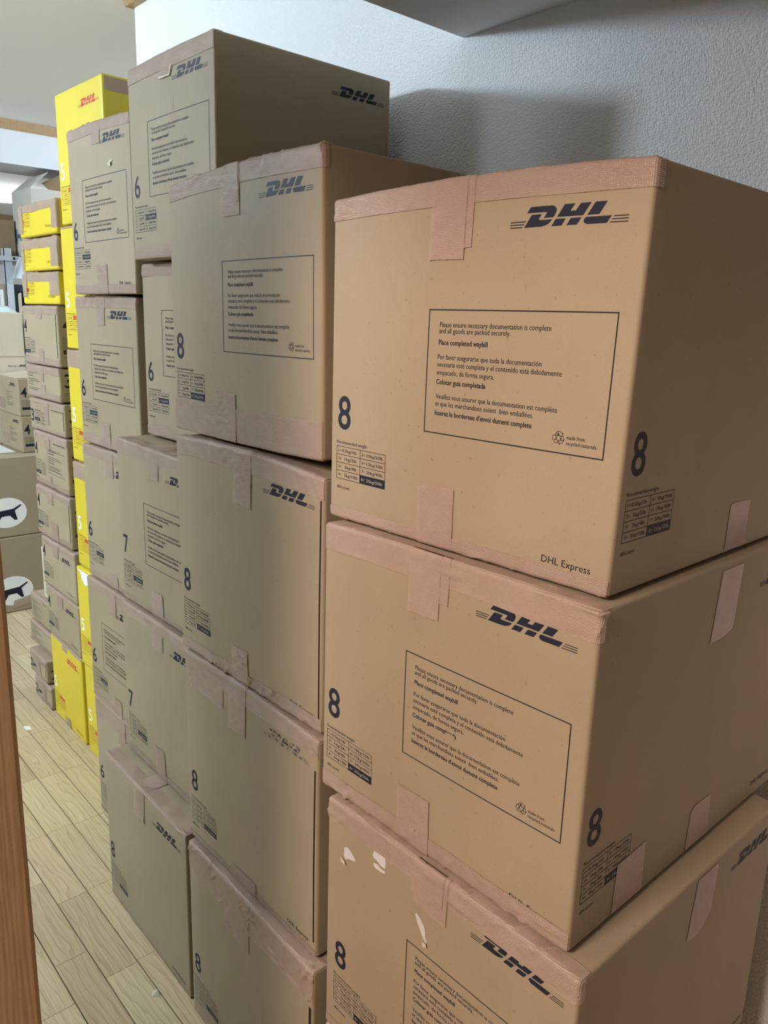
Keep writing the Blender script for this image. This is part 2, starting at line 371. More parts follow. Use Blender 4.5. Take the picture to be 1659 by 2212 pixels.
# ------------------------------------------------------------------ cartons
class Carton:
    def __init__(s, name, loc, rz, dims, mat=KRAFT, label='', cat='carton', group=None, near=1, r=0.005,
                 bulge=0.0, top=(0, 0, 0), tb=0.0, shx=0.0, bot=(0, 0, 0), zmax=9.0):
        s.w, s.d, s.h = dims; s.r = r; s.bulge = bulge; s.top = top; s.tb = tb; s.shx = shx; s.bot = bot; s.near = near; s.zmax = zmax
        s.o = empty(name, loc, rz); tag(s.o, label, cat, group)
        n = 12
        def co(L):
            a = np.array([0, .2, .45, .72, 1.0])*r*1.02
            return np.concatenate([a, np.linspace(r*1.02, L-r*1.02, n+1)[1:-1], L-a[::-1]])
        X, Y, Z = co(s.w), co(s.d), co(s.h)
        vs, fs = [], []
        def face(A, B, f, flip):
            k = sum(len(v) for v in vs); g = np.array([f(a, b) for a in A for b in B]); vs.append(g); nb = len(B)
            for i in range(len(A)-1):
                for j in range(nb-1):
                    q = (k+i*nb+j, k+(i+1)*nb+j, k+(i+1)*nb+j+1, k+i*nb+j+1); fs.append(q[::-1] if flip else q)
        face(X, Z, lambda a, b: (a, 0, b), False); face(X, Z, lambda a, b: (a, s.d, b), True)
        face(Y, Z, lambda a, b: (s.w, a, b), False); face(Y, Z, lambda a, b: (0, a, b), True)
        face(X, Y, lambda a, b: (a, b, s.h), False); face(X, Y, lambda a, b: (a, b, 0), True)
        s.body = link_mesh('carton_body', s.map(np.vstack(vs), 0.0), fs, mat, s.o, smooth=True)
    def map(s, P, off):
        body = np.ndim(off) == 0 and off == 0.0
        P = np.asarray(P, float); D = np.array([s.w, s.d, s.h]); r = s.r
        q = np.clip(P, r, D-r); v = P-q; L = np.linalg.norm(v, axis=1, keepdims=True); L[L == 0] = 1
        off = np.asarray(off).reshape(-1, 1) if np.ndim(off) else off
        P = q+v/L*(r+off)
        t = np.clip(P[:, 0]/s.w, 0, 1); y = np.clip(P[:, 1]/s.d, 0, 1); k = np.clip(P[:, 2]/s.h, 0, 1)
        P = P.copy()
        a, b, c = s.top
        P[:, 2] += (a*(1-t)*(1-2*t)+b*4*t*(1-t)-c*t*(1-2*t))*k**6*(1-0.7*y)
        a, b, c = s.bot
        P[:, 2] += (a*(1-t)*(1-2*t)+b*4*t*(1-t)-c*t*(1-2*t))*(1-k)**6*(1-0.7*y)
        P[:, 2] += s.tb*(4*t*(1-t))**.5*(4*y*(1-y))**.5*np.clip((k-0.97)/0.03, 0, 1)
        P[:, 1] -= s.bulge*4*t*(1-t)*4*k*(1-k)*np.clip(1-2*y, 0, 1)
        P[:, 0] += s.shx*(2*k-1)*t
        P[:, 2] = np.minimum(np.maximum(P[:, 2], 0.0), s.zmax-(0.0032 if body else 0))
        return P
    def surf(s, face, u, z):
        u = np.asarray(u, float); z = np.asarray(z, float); o = np.zeros_like(u)
        if face == 'F': return np.stack([u, o, z], -1)
        if face == 'R': return np.stack([o+s.w, u, z], -1)
        if face == 'T': return np.stack([u, z, o+s.h], -1)
    def print(s, name, F, mat, face='F', off=0.00030, parent=None, label=None):
        if not len(F.v): return None
        return link_mesh(name, s.map(s.surf(face, F.v[:, 0], F.v[:, 1]), off), F.f, mat, parent or s.o, label=label)
    # unfolded front: sv<0 front below the top edge, sv>0 over the top; u beyond 0/w wraps round the sides
    def unfold(s, U, S, base):
        P = np.zeros((len(U), 3)); P[:, 0] = np.clip(U, 0, s.w)
        side = np.where(U > s.w, U-s.w, np.where(U < 0, -U, 0))
        if base == 'top':
            P[:, 2] = np.where(S <= 0, s.h+S, s.h); P[:, 1] = np.where(S > 0, S, side)
        else:
            P[:, 2] = np.where(S >= 0, S, 0); P[:, 1] = np.where(S < 0, -S, side)
        return P
    def tape(s, name, u0, u1, s0, s1, base='top', off=0.0007, seed=0, creases=6, amp=0.0012, ragged='', parent=None, side=None):
        rg = random.Random(seed*7+len(name)); st = (0.0042, 0.008, 0.014)[s.near]
        nu = max(3, int((u1-u0)/st)); ns = max(3, int((s1-s0)/st))
        U = np.linspace(u0, u1, nu+1); S = np.linspace(s0, s1, ns+1)
        k = np.array([-1, -.75, -.5, -.25, 0, .25, .5, .75, 1])*s.r
        def dense(arr, extra):
            extra = extra[(extra > arr[0]) & (extra < arr[-1])]
            arr = arr[np.all(abs(arr[:, None]-extra[None, :]) > s.r*.2, axis=1)] if len(extra) else arr
            return np.unique(np.concatenate([[u0 if arr is None else arr.min()], arr, extra]))
        a0, a1, b0, b1 = U[0], U[-1], S[0], S[-1]
        U = np.unique(np.concatenate([[a0, a1], dense(U, np.concatenate([k, s.w+k]))])); S = np.unique(np.concatenate([[b0, b1], dense(S, k)]))
        nu, ns = len(U)-1, len(S)-1
        GU, GS = [a.ravel() for a in np.meshgrid(U, S, indexing='ij')]
        gu, gs = GU.copy(), GS.copy()
        def rag(n, a): return np.cumsum([rg.uniform(-a, a) for _ in range(n)])*0.6+np.array([rg.uniform(-a, a) for _ in range(n)])
        if 'e' in ragged:      # torn lower end
            e = np.repeat(rag(nu+1, 0.0007), ns+1); t = (GS-s0)/(s1-s0)
            gs = gs+e*((1-t) if base == 'top' else t)
        if 'u' in ragged:      # slightly wavy running edge
            e = np.repeat(np.interp(U, np.linspace(u0, u1, 6), [rg.uniform(-.0016, .0016) for _ in range(6)]), ns+1); t = (GS-s0)/(s1-s0)
            gs = gs+e*((1-t) if base == 'top' else t)
        O = np.full(len(GU), off)
        for _ in range(creases):
            cu, cs = rg.uniform(u0, u1), rg.uniform(s0, min(s1, 0.006) if base == 'top' else s1)
            an = rg.choice([rg.uniform(1.0, 2.1), rg.uniform(0.5, 1.2), rg.uniform(-.2, .2)]); L = rg.uniform(.008, .028); wd = rg.uniform(.0012, .0024)*(1+s.near*0.6)
            du, ds = GU-cu, GS-cs; al = du*math.cos(an)+ds*math.sin(an); ac = -du*math.sin(an)+ds*math.cos(an)
            O = O+1.5*amp*rg.uniform(.5, 1.2)*np.exp(-(ac/wd)**2)*np.exp(-(al/L)**4)
        O = O+0.0004*(np.sin(GU*170+seed)*np.sin(GS*210+seed*2)+np.sin(GU*61+seed*3))*0.5+0.0004
        V = s.map(s.unfold(gu, gs, base), O)
        fs = []; nb = ns+1
        for i in range(nu):
            for j in range(ns):
                um, sm = (U[i]+U[i+1])/2, (S[j]+S[j+1])/2
                if (um < 0 or um > s.w) and ((sm > 0) if base == 'top' else (sm < 0)): continue
                a = (i*nb+j, (i+1)*nb+j, (i+1)*nb+j+1, i*nb+j+1); fs.append(a)
        return link_mesh(name, V, fs, TAPE, parent or s.o, smooth=True)
    def patch(s, name, pts, mat, face='F', off=0.0004, label=None):
        F = Flat(); F.poly(pts); return s.print(name, F, mat, face, off, label=label)

def decorate(c, size, pr, face='F', ink=INK, num=INK, tab=INK, logo_mat=None, du=0.0, dz=0.0, cut=None):
    """printed matter on one face; pr lists the printed pieces"""
    fw = c.w if face == 'F' else c.d
    pr = pr.split()
    if 'num' in pr:
        F = Flat(); F.fit(str(size), .0166+du, .0425+du, .1236+dz, .1686+dz, True)
        c.print('size_number', F, num, face)
    if 'tab' in pr:
        F, W = Flat(), Flat(); table(F, W, .0147+du, .0558+dz, size)
        F.text('Recommended weight', .0147+du, .0775+du, .1042+dz, .0062)
        t = c.print('weight_table', F, tab, face)
        c.print('highlighted_lettering', W, INK_KRAFT if tab is INK else YELLOW, face, 0.00055, parent=t, label='reversed lettering in the filled cell of the table')
        if tab is not INK:
            G = Flat(); h = 0.0445/4; cl, rw = (size-1)//4, (size-1) % 4; x = .0147+du+(.049 if cl else 0); z0 = .0558+dz+(3-rw)*h
            G.add([(x, z0), (x+.049, z0), (x+.049, z0+h), (x, z0+h)], [(0, 1, 2, 3)]); c.print('highlight_cell', G, INK_RED, face, 0.00045, parent=t, label='red filled cell of the table')
    if 'com' in pr:
        F = Flat(); F.text('dhl.com', .0155+du, .0428+du, .0422+dz, .0066); c.print('web_address', F, tab, face)
    sc = 1.0 if size >= 5 else 0.77
    if 'logo' in pr:
        F = Flat(); logo(F, fw-.022-.1365*sc+du, c.h-.0555*(1 if size >= 5 else .55)+dz, sc); c.print('carrier_logo', F, logo_mat or ink, face)
    if 'exp' in pr:
        F = Flat(); F.text('DHL Express', fw-.0835+du*.5, fw-.0225+du*.5, .0203, .0113); c.print('service_name', F, ink, face)
    if 'note' in pr:
        u, z, wd, hh = fw-.022-.2447+du, .1398+dz, .2447, .1410
        F = Flat(); F.line([(u, z), (u+wd, z), (u+wd, z+hh), (u, z+hh), (u, z)], .0013); notice_text(F, u, z)
        F.text('made from', u+.2010, u+.2226, z+.0152, .0058); F.text('recycled materials', u+.2010, u+.2362, z+.0092, .0058)
        n = c.print('notice_panel', F, ink, face)
        G = Flat()
        for p in RECYCLE: G.line([(u+.184+a/1000, z+.0072+b/1000) for a, b in p], .0005)
        c.print('recycling_symbol', G, ink, face, parent=n)

# ---- fitted positions: key: (x, y, z, yaw, w, d, h)
FIT = {
'R4':(-.809,.632,0,0,.444,.510,.398),'R3':(-.809,.632,.398,.009,.435,.505,.400),'R2':(-.839,.643,.798,.018,.437,.542,.403),'R1':(-.857,.664,1.203,.025,.448,.542,.416),
'C4':(-1.313,.663,0,-.018,.442,.542,.424),'C3':(-1.328,.675,.427,-.004,.440,.542,.407),'C2':(-1.341,.678,.840,.005,.451,.542,.413),'C1':(-1.349,.682,1.267,0,.448,.542,.426),
'D5':(-1.776,.676,0,-.012,.436,.542,.413),'D4':(-1.746,.728,.414,0,.404,.481,.393),'D3':(-1.761,.740,.808,0,.404,.481,.388),'D2':(-1.744,.810,1.199,0,.359,.417,.379),'D1':(-1.706,.778,1.584,.001,.355,.413,.372),
'E5':(-2.152,.801,0,0,.359,.417,.377),'E4':(-2.152,.799,.380,0,.359,.417,.367),'E3':(-2.152,.808,.750,0,.359,.417,.373),'E2':(-2.155,.813,1.129,.010,.360,.417,.381),'E1':(-2.102,.796,1.515,.006,.354,.417,.380),
'F6':(-2.500,.902,0,0,.322,.337,.339),'F5':(-2.479,.888,.339,0,.318,.337,.341),'F4':(-2.480,.898,.680,0,.320,.337,.340),'F3':(-2.490,.905,1.021,0,.322,.337,.341),'F2':(-2.486,.906,1.364,0,.322,.337,.351),'F1':(-2.462,.904,1.717,.018,.318,.337,.347),
'k':(-2.841,.908,0,-.020,.310,.337,.326),'j':(-2.844,.907,.326,-.012,.314,.337,.187),'i':(-2.854,.905,.514,-.002,.316,.337,.180),'h':(-2.887,.909,.696,.010,.315,.337,.180),'g':(-2.907,.921,.878,-.008,.322,.337,.188),
'f':(-2.925,.922,1.069,.007,.323,.337,.108),'e':(-2.956,.928,1.180,0,.321,.337,.112),'d':(-2.952,.928,1.295,.010,.322,.337,.196),'c':(-2.934,.930,1.493,.018,.323,.337,.104),'b':(-2.910,.925,1.599,.018,.322,.337,.103),'a':(-2.881,.917,1.704,.015,.322,.337,.100),
'm':(-3.031,.900,0,-.008,.178,.337,.095),'l':(-3.068,.899,.096,-.010,.184,.337,.095),'o':(-3.146,.930,.192,0,.296,.310,.089),'n':(-3.147,.941,.282,0,.297,.300,.106)}
GR = {'R':'cartons in the nearest stack on the right','C':'cartons in the second stack from the right','D':'cartons in the tallest kraft stack','E':'size 6 cartons stacked beside the yellow ones','F':'tall stack of yellow cartons','G':'cartons in the far mixed stack','H':'small cartons at the foot of the far stack'}
LAB = {
'R1':'large kraft carton marked 8, topmost of the nearest stack',
'R2':'large kraft carton marked 8 directly below the topmost one of the nearest stack',
'R3':'large kraft carton marked 8 with white torn patches on its front, in the nearest stack',
'R4':'carton at the very bottom of the nearest stack, only its taped top edge showing',
'C1':'kraft carton marked 8, topmost of the second stack from the right',
'C2':'unmarred kraft carton marked 8 without notice, second from top in second stack from right',
'C3':'kraft carton marked 8 whose logo is scuffed and half worn off',
'C4':'bottom kraft carton marked 8 with creased taped top, under the scuffed logo carton',
'D1':'kraft carton marked 6, highest of all the kraft cartons, logo on its right side',
'D2':'half hidden kraft carton marked 6 directly below the highest kraft carton',
'D3':'kraft carton marked 7 with a notice panel on its front',
'D4':'kraft carton marked 7 without a notice panel, standing on a carton marked 8',
'D5':'kraft carton marked 8 on the floor, its taped top partly bare',
'E1':'kraft carton marked 6 with a torn dent, topmost of its stack beside the yellow ones',
'E2':'kraft carton marked 6 with notice, second from the top beside the yellow cartons',
'E3':'kraft carton marked 6 without a notice, third from the top beside the yellow cartons',
'E4':'kraft carton marked 6 with notice, fourth from the top beside the yellow cartons',
'E5':'floor-standing kraft carton marked 6 at the bottom of its stack',
'F1':'yellow carton marked 5 with a red logo, topmost of the tall yellow stack',
'F2':'yellow carton marked 5 second from the top of the tall yellow stack',
'F3':'yellow carton marked 5 third from the top of the tall yellow stack',
'F4':'yellow carton marked 5 fourth from the top of the tall yellow stack',
'F5':'yellow carton marked 5 with a torn white corner in the tall yellow stack',
'F6':'yellow carton marked 5 at the bottom of the tall yellow stack',
'k':'yellow carton on the floor carrying the mixed stack of small kraft cartons',
'j':'kraft carton marked 4 resting directly on the yellow floor carton',
'i':'kraft carton marked 4 with black logo, second above the yellow floor carton',
'h':'kraft carton marked 4 with dark joint line, third above the yellow floor carton',
'g':'kraft carton marked 4 with a framed notice in the mixed far stack',
'f':'flat kraft carton with a large 3 on its front in the mixed far stack',
'e':'flat kraft carton with text lines but no number in the mixed far stack',
'd':'kraft carton marked 4 directly under the three flat yellow cartons',
'c':'lowest of the three flat yellow taped cartons on the mixed far stack',
'b':'middle one of the three flat yellow taped cartons on the mixed far stack',
'a':'uppermost of the three flat yellow taped cartons on the mixed far stack',
'm':'small shiny wrapped carton marked 2 lying on the floor at the far end',
'l':'small shiny wrapped carton marked 2 on top of the lowest one at the far end',
'o':'flat kraft carton with small print on top of the two small cartons marked 2',
'n':'flat kraft carton with small print and bright top, upper of the small far pile'}
OPT = {'R1':dict(near=0,bulge=.003,top=(0,.006,0),shx=.0035),'R2':dict(near=0,bulge=.003,top=(0,.004,0)),'R3':dict(near=0,bulge=.003,top=(0,.003,-.002)),'R4':dict(near=0),
'C1':dict(near=0,bulge=.002,top=(-.006,.006,.005),shx=-.0035,bot=(0,-.002,.004)),'C2':dict(near=0,bulge=.004,top=(0,.004,-.008)),'C3':dict(near=0,bulge=.004,top=(0,.003,-.005),bot=(0,0,.003)),'C4':dict(near=0,bulge=.004,top=(0,.002,0)),
'D1':dict(near=1,bulge=.002,top=(0,.003,0)),'D2':dict(near=1),'D3':dict(near=1,bulge=.003,top=(0,-.006,-.012)),'D4':dict(near=1,bulge=.004,top=(0,0,-.004)),'D5':dict(near=1,bulge=.005,top=(0,0,0)),
'E1':dict(near=1,bulge=.002,top=(.004,.004,-.004)),'E2':dict(near=1,bulge=.002,top=(0,.002,-.003))}
B = {}
for st, keys in (('R','R4 R3 R2 R1'),('C','C4 C3 C2 C1'),('D','D5 D4 D3 D2 D1'),('E','E5 E4 E3 E2 E1'),('F','F6 F5 F4 F3 F2 F1'),('G','k j i h g f e d c b a'),('H','m l o n')):
    ks = keys.split()
    for n, kk in enumerate(ks):
        x, y, z, yw, wd, dp, h = FIT[kk]; opt = dict(near=2, r=.0075 if st in 'GH' else .005); opt.update(OPT.get(kk, {}))
        if n+1 < len(ks):
            gap = FIT[ks[n+1]][2]-(z+h)
            if gap < 0.005: h = FIT[ks[n+1]][2]-z-0.005; gap = 0.005
            opt['tb'] = max(0, gap-0.0038); opt['zmax'] = h+gap-0.0004
        yel = st == 'F' or kk in 'abck'
        B[kk] = Carton('shipping_carton', (x, y, z), yw, (wd, dp, h), YELLOW if yel else KRAFT, LAB[kk], 'carton', GR[st], **opt)

# ---- prints
for k, a, b, e, f in (('R1', 0, 0, 0, 0), ('R2', -.003, -.0065, 0, -.0115), ('R3', .0065, 0, .008, -.010), ('C1', -.001, .004, 0, .0075)):
    decorate(B[k], 8, 'num tab com', du=a, dz=b); decorate(B[k], 8, 'note', du=e, dz=f)
for k in ('R1', 'R2', 'R3', 'C1', 'C2', 'R4'): decorate(B[k], 8, 'logo', du=.006 if k == 'R3' else 0, dz=.007 if k == 'R3' else .002 if k == 'R2' else 0)
for k in ('R1', 'R2', 'C2', 'C3', 'C1'): decorate(B[k], 8, 'exp')
for k in ('C2', 'C3', 'C4', 'D5'): decorate(B[k], 8, 'num tab com', dz=(-.003 if k != 'C3' else -.011), du=-.003 if k == 'D5' else 0)
decorate(B['C3'], 8, 'logo', logo_mat=INK_WORN)
decorate(B['D5'], 8, 'logo exp')
decorate(B['R1'], 8, 'num tab com', 'R'); decorate(B['R2'], 8, 'num tab com logo exp', 'R'); decorate(B['R3'], 8, 'logo exp', 'R', du=.018, dz=.008)
for k in ('D3', 'D4'): decorate(B[k], 7, 'num tab com logo', dz=-.009 if k == 'D3' else -.002)
decorate(B['D3'], 7, 'note', dz=-.024)
decorate(B['D1'], 6, 'num tab com', dz=-.001); decorate(B['D1'], 6, 'note', dz=-.019); decorate(B['D1'], 6, 'logo')
decorate(B['D1'], 6, 'logo', 'R', du=.004)
decorate(B['D2'], 6, 'num tab com note logo')
for k, dz in (('E1', .006), ('E2', .001), ('E3', -.008), ('E4', -.014), ('E5', -.010)):
    decorate(B[k], 6, 'num tab com logo'+(' exp' if k == 'E1' else ''), dz=dz if k != 'E1' else .005, du=-.003)
    if k in ('E1', 'E2', 'E4'): decorate(B[k], 6, 'note', dz=-.018 if k != 'E4' else -.030, du=-.003)
YK = dict(ink=INK_BROWN, num=INK_WHITE, tab=INK_BROWN, logo_mat=INK_RED)
for k in ('F1', 'F2', 'F3', 'F4', 'F5', 'F6'): decorate(B[k], 5, 'num tab com logo', dz=-.004, **YK)
decorate(B['k'], 5, 'num tab com logo exp', dz=-.006, **YK)
for k in 'jihgd':
    c = B[k]; decorate(c, 4, 'num tab com'+(' logo exp' if k in 'ji' else ''), dz=-.020, du=-.006)
    decorate(c, 4, 'num tab com', 'R', dz=-.012)
for k in 'fe': decorate(B[k], 3, 'num tab', 'R', dz=-.075)
c = B['g']; F = Flat(); u, z = .138, .052; F.line([(u, z), (u+.158, z), (u+.158, z+.079), (u, z+.079), (u, z)], .0012)
def mini_notice(F, u, z, s):
    for t, a, b, zz, bold in NOTICE: F.text(t, u+a*s, u+b*s, z+(0.0335+zz)*s, 0.0088*s, bool(bold))
mini_notice(F, u-.004, z-.004, .70); F.text('made from', u+.125, u+.140, z+.012, .004); F.text('recycled materials', u+.125, u+.150, z+.007, .004)
n = c.print('notice_panel', F, INK); G = Flat()
for p in RECYCLE: G.line([(u+.113+a/1400, z+.006+b/1400) for a, b in p], .0005)
c.print('recycling_symbol', G, INK, parent=n)
for k in 'gh':
    F = Flat(); F.text('Recommended weight / 5kg / 10lb', .200, .305, .158, .006, True); B[k].print('printed_line', F, INK)
F = Flat(); F.text('Please ensure all goods are packed', .205, .312, .079, .006, True); B['f'].print('printed_line', F, INK)
c = B['f']; F, W = Flat(), Flat(); F.fit('3', .010, .038, .026, .070, True); c.print('size_number', F, INK)
F = Flat(); table(F, W, .046, .021, 3); F.text('Recommended weight', .046, .108, .0675, .006); t = c.print('weight_table', F, INK); c.print('highlighted_lettering', W, INK_KRAFT, 'F', .00055, parent=t, label='reversed lettering in the filled cell of the table')
def small_print(k, u, z, s, name='notice_lettering'):
    F = Flat(); mini_notice(F, u, z, s); return B[k].print(name, F, INK)
small_print('e', .010, .004, .66); small_print('n', .008, .006, .62); small_print('o', .020, .002, .60)
for k, (tu, tz) in {'a':(.040, .030), 'b':(.036, .028), 'c':(.052, .030)}.items():
    c = B[k]; F, W = Flat(), Flat(); table(F, W, tu-.040, tz, 3); F.text('Recommended weight', tu-.04, tu+.022, tz+.047, .006)
    t = c.print('weight_table', F, INK_BROWN); G = Flat(); h = .0445/4; G.add([(tu-.04, tz+h), (tu+.009, tz+h), (tu+.009, tz+2*h), (tu-.04, tz+2*h)], [(0, 1, 2, 3)])
    c.print('highlight_cell', G, INK_RED, 'F', .00045, parent=t, label='red filled cell of the table')
    F = Flat(); F.text('DHL Express', .233, .292, .021, .0113); c.print('service_name', F, INK_BROWN)
    F = Flat(); F.text('dhl.com', .042, .062, .017, .006); c.print('web_address', F, INK_BROWN)
for k in 'lm':
    c = B[k]; F, W = Flat(), Flat(); F.fit('2', .012, .032, .024, .058, True); c.print('size_number', F, INK, 'F', .0034)
    F = Flat(); F.rect(.045, .034, .075, .043); c.print('weight_table', F, INK, 'F', .0034)
    F = Flat(); F.fit('2', .018, .045, .015, .055, True); c.print('size_number', F, INK, 'R')

# ---- tape: strips along the front edges, tabs of the seam tape running down the front
def top_tape(k, drop, seed, over=.012, u=(.001, None), side=0.0, cr=8, amp=.0012):
    c = B[k]; u1 = c.w-.001 if u[1] is None else u[1]
    return c.tape('edge_tape', u[0], u1+side, -drop, over, 'top', .0006, seed, cr, amp, 'u')
def bot_tape(k, rise, seed, cr=7, amp=.0010, u=(.001, None)):
    c = B[k]; u1 = c.w-.001 if u[1] is None else u[1]
    return c.tape('lower_edge_tape', u[0], u1, -.008, rise, 'bot', .0006, seed, cr, amp, 'u')
def tab(k, u0, u1, zend, seed, over=.006, off=.0014, cr=3, name='seam_tape'):
    c = B[k]; return c.tape(name, u0, u1, zend-c.h, over, 'top', off, seed, cr, .001, 'e')
def btab(k, u0, u1, ztop, seed, off=.0016, cr=2):
    c = B[k]; return c.tape('lower_seam_tape', u0, u1, -.006, ztop, 'bot', off, seed, cr, .0009, 'e')
top_tape('R1', .026, 1, .02, side=.014, cr=14); tab('R1', .177, .229, .334, 2); tab('R1', .188, .239, .3455, 3, off=.0011); bot_tape('R1', .0172, 4, 9); btab('R1', .176, .2345, .077, 5)
top_tape('R2', .034, 6, .02, side=.010, cr=16, amp=.0016); tab('R2', .170, .222, .323, 7); tab('R2', .178, .236, .345, 8, off=.0011); bot_tape('R2', .0262, 9, 14, .002); btab('R2', .165, .222, .080, 10, cr=6)
top_tape('R3', .030, 11, .02, side=.012, cr=16, amp=.0016); tab('R3', .186, .243, .335, 12); tab('R3', .183, .236, .352, 13, off=.0022); bot_tape('R3', .02, 14)
top_tape('R4', .04, 15, .02, cr=8)
top_tape('C1', .029, 16, .02, side=.010, cr=14, amp=.0016); tab('C1', .181, .233, .374, 17, cr=6); tab('C1', .185, .236, .354, 18, off=.0011, cr=5); bot_tape('C1', .057, 19, 10); btab('C1', .150, .215, .080, 20, cr=9)
top_tape('C2', .032, 21, .02, cr=20, amp=.002); tab('C2', .205, .258, .325, 22, cr=8); bot_tape('C2', .024, 23, 18, .0018); btab('C2', .191, .242, .066, 24, cr=5)
top_tape('C3', .068, 25, .02, u=(.001, .150), cr=5); top_tape('C3', .031, 145, .02, u=(.149, None), cr=7); tab('C3', .172, .228, .316, 26, cr=6); bot_tape('C3', .014, 27, 5); btab('C3', .178, .256, .032, 28)
top_tape('C4', .062, 29, .03, cr=22, amp=.0024); tab('C4', .150, .242, .322, 30, cr=5)
top_tape('D5', .006, 31, .034, cr=12, amp=.0016); tab('D5', .183, .236, .330, 32, over=.30, cr=5); bot_tape('D5', .008, 33, 3)
top_tape('D4', .024, 34, .045, cr=12); tab('D4', .165, .216, .328, 35, over=.10, cr=3); bot_tape('D4', .022, 36, 12); btab('D4', .160, .208, .080, 37, cr=5)
top_tape('D3', .034, 38, .035, cr=10, amp=.002); tab('D3', .163, .214, .317, 39, over=.15, cr=4); bot_tape('D3', .012, 40, 6); btab('D3', .164, .215, .060, 41, cr=5)
top_tape('D2', .026, 42, .01, cr=8); bot_tape('D2', .024, 43, 4)
top_tape('D1', .030, 44, .02, cr=5); bot_tape('D1', .023, 45, 7, .0014); c = B['D1']; tab('D1', .147, .192, .330, 46, over=-.026, cr=3)
top_tape('E1', .024, 47, .02, side=.010, cr=12, amp=.0016); tab('E1', .150, .198, .333, 48, cr=3); bot_tape('E1', .022, 49, 6); btab('E1', .145, .206, .068, 50, cr=4)
top_tape('E2', .028, 51, .015, side=.018, cr=8, amp=.0016); tab('E2', .132, .192, .352, 52, off=.002, cr=4); tab('E2', .135, .187, .310, 53, off=.0012); bot_tape('E2', .024, 54, 5); btab('E2', .136, .187, .064, 55, cr=4)
top_tape('E3', .028, 56, .015, cr=8, amp=.002); tab('E3', .148, .203, .306, 57, cr=2); bot_tape('E3', .014, 58, 4); btab('E3', .150, .200, .040, 59)
top_tape('E4', .026, 60, .015, cr=8); tab('E4', .152, .198, .295, 61, cr=3); bot_tape('E4', .016, 62, 6); btab('E4', .155, .205, .050, 63, cr=4)
top_tape('E5', .060, 64, .01, cr=4); tab('E5', .165, .215, .290, 65); bot_tape('E5', .012, 66, 2)
c = B['F1']; F = Flat()
us = np.linspace(.004, .333, 12)
def side_tape(c, z0, z1, u0, u1, name='edge_tape'):
    F = Flat(); n = 14; u = np.linspace(u0, u1, n+1)
    wob = np.array([random.Random(int(1e5*q)).uniform(-.001, .001) for q in u])
    F.add(np.concatenate([np.stack([u, z0+wob], 1), np.stack([u, u*0+z1], 1)]), [(i, i+1, n+2+i, n+1+i) for i in range(n)])
    return c.print(name, F, TAPE, 'R', .0008)
side_tape(B['F1'], .308, .3412, .006, .330)
for k, dr in (('F3', .050), ('F4', .048)): top_tape(k, dr, 70+len(k), .012, cr=14, amp=.0018)
top_tape('F2', .006, 75, .01, cr=3); top_tape('F6', .010, 76, .01, cr=3)
tab('k', .126, .172, .296, 77, cr=1); btab('k', .120, .170, .036, 78); top_tape('k', .006, 79, .012, cr=3)
for k, dr, seed in (('j', .006, 80), ('i', .022, 82), ('h', .022, 84), ('g', .020, 86)):
    top_tape(k, dr, seed, .02, cr=9, amp=.0018); tab(k, .116, .168, B[k].h-.052, seed+1, cr=2); bot_tape(k, .012 if k in 'ji' else .022, seed+50, 4); 
btab('h', .140, .200, .065, 140, cr=5); btab('g', .152, .165, .040, 141)
top_tape('f', .014, 90, .02, cr=10, amp=.0018); tab('f', .146, .184, .027, 91, cr=3); bot_tape('f', .014, 92, 5)
top_tape('e', .024, 93, .02, cr=8, amp=.0018); tab('e', .130, .178, .060, 94, cr=2); bot_tape('e', .024, 95, 3); btab('e', .140, .187, .050, 96)
top_tape('d', .027, 97, .02, cr=6); tab('d', .140, .188, .152, 98, cr=1); bot_tape('d', .024, 99, 4); btab('d', .136, .186, .052, 100)
for k, dr, sd in (('a', .026, 101), ('b', .032, 103), ('c', .028, 105)):
    top_tape(k, dr, sd, .02, cr=12, amp=.0022); c = B[k]
    u0 = {'a':.036, 'b':.034, 'c':.048}[k]; ur = {'a':.288, 'b':.266, 'c':.250}[k]; zb = {'a':.012, 'b':.006, 'c':.024}[k]
    c.tape('side_edge_tape', .001, u0, zb-c.h, -.004, 'top', .0013, sd+10, 5, .0014, 'e')
    c.tape('side_edge_tape', ur, c.w+(.012 if k != 'c' else .002), zb+.004-c.h, -.004, 'top', .0013, sd+20, 8, .0016, 'e')
top_tape('l', .026, 110, .10, cr=12, amp=.0016); top_tape('m', .020, 111, .01, cr=10, amp=.0016); tab('l', .075, .118, .012, 116, cr=6); tab('m', .08, .12, .006, 117, cr=6); bot_tape('m', .022, 118, 6); bot_tape('l', .016, 119, 6)
top_tape('o', .010, 112, .02, cr=8); top_tape('n', .006, 113, .02, cr=4); bot_tape('o', .014, 114, 8); tab('n', .14, .18, .09, 115, over=.25)

# ---- tape bits on the right-hand sides of the near stack
def side_patch(k, pts, name='tape_scrap'):
    c = B[k]; F = Flat(); F.poly(pts); return c.print(name, F, TAPE, 'R', .0009)
side_patch('R1', [(.262, .0056), (.262, .058), (.2625, .0637), (.290, .0642), (.3174, .0619), (.3185, .0056)])
side_patch('R1', [(.46, .23), (.46, .408), (.50, .408), (.50, .235)])
side_patch('R2', [(.255, .300), (.265, .3905), (.322, .3905), (.315, .306), (.290, .300)])
side_patch('R2', [(.085, .0056), (.088, .0700), (.094, .0702), (.150, .0730), (.152, .0056)])
side_patch('R2', [(.262, .0056), (.266, .060), (.275, .067), (.32, .066), (.325, .0056)])
side_patch('R3', [(.250, .300), (.262, .3875), (.318, .3875), (.312, .315), (.285, .295)])
side_patch('R3', [(.255, .0056), (.26, .05), (.32, .06), (.325, .0056)])

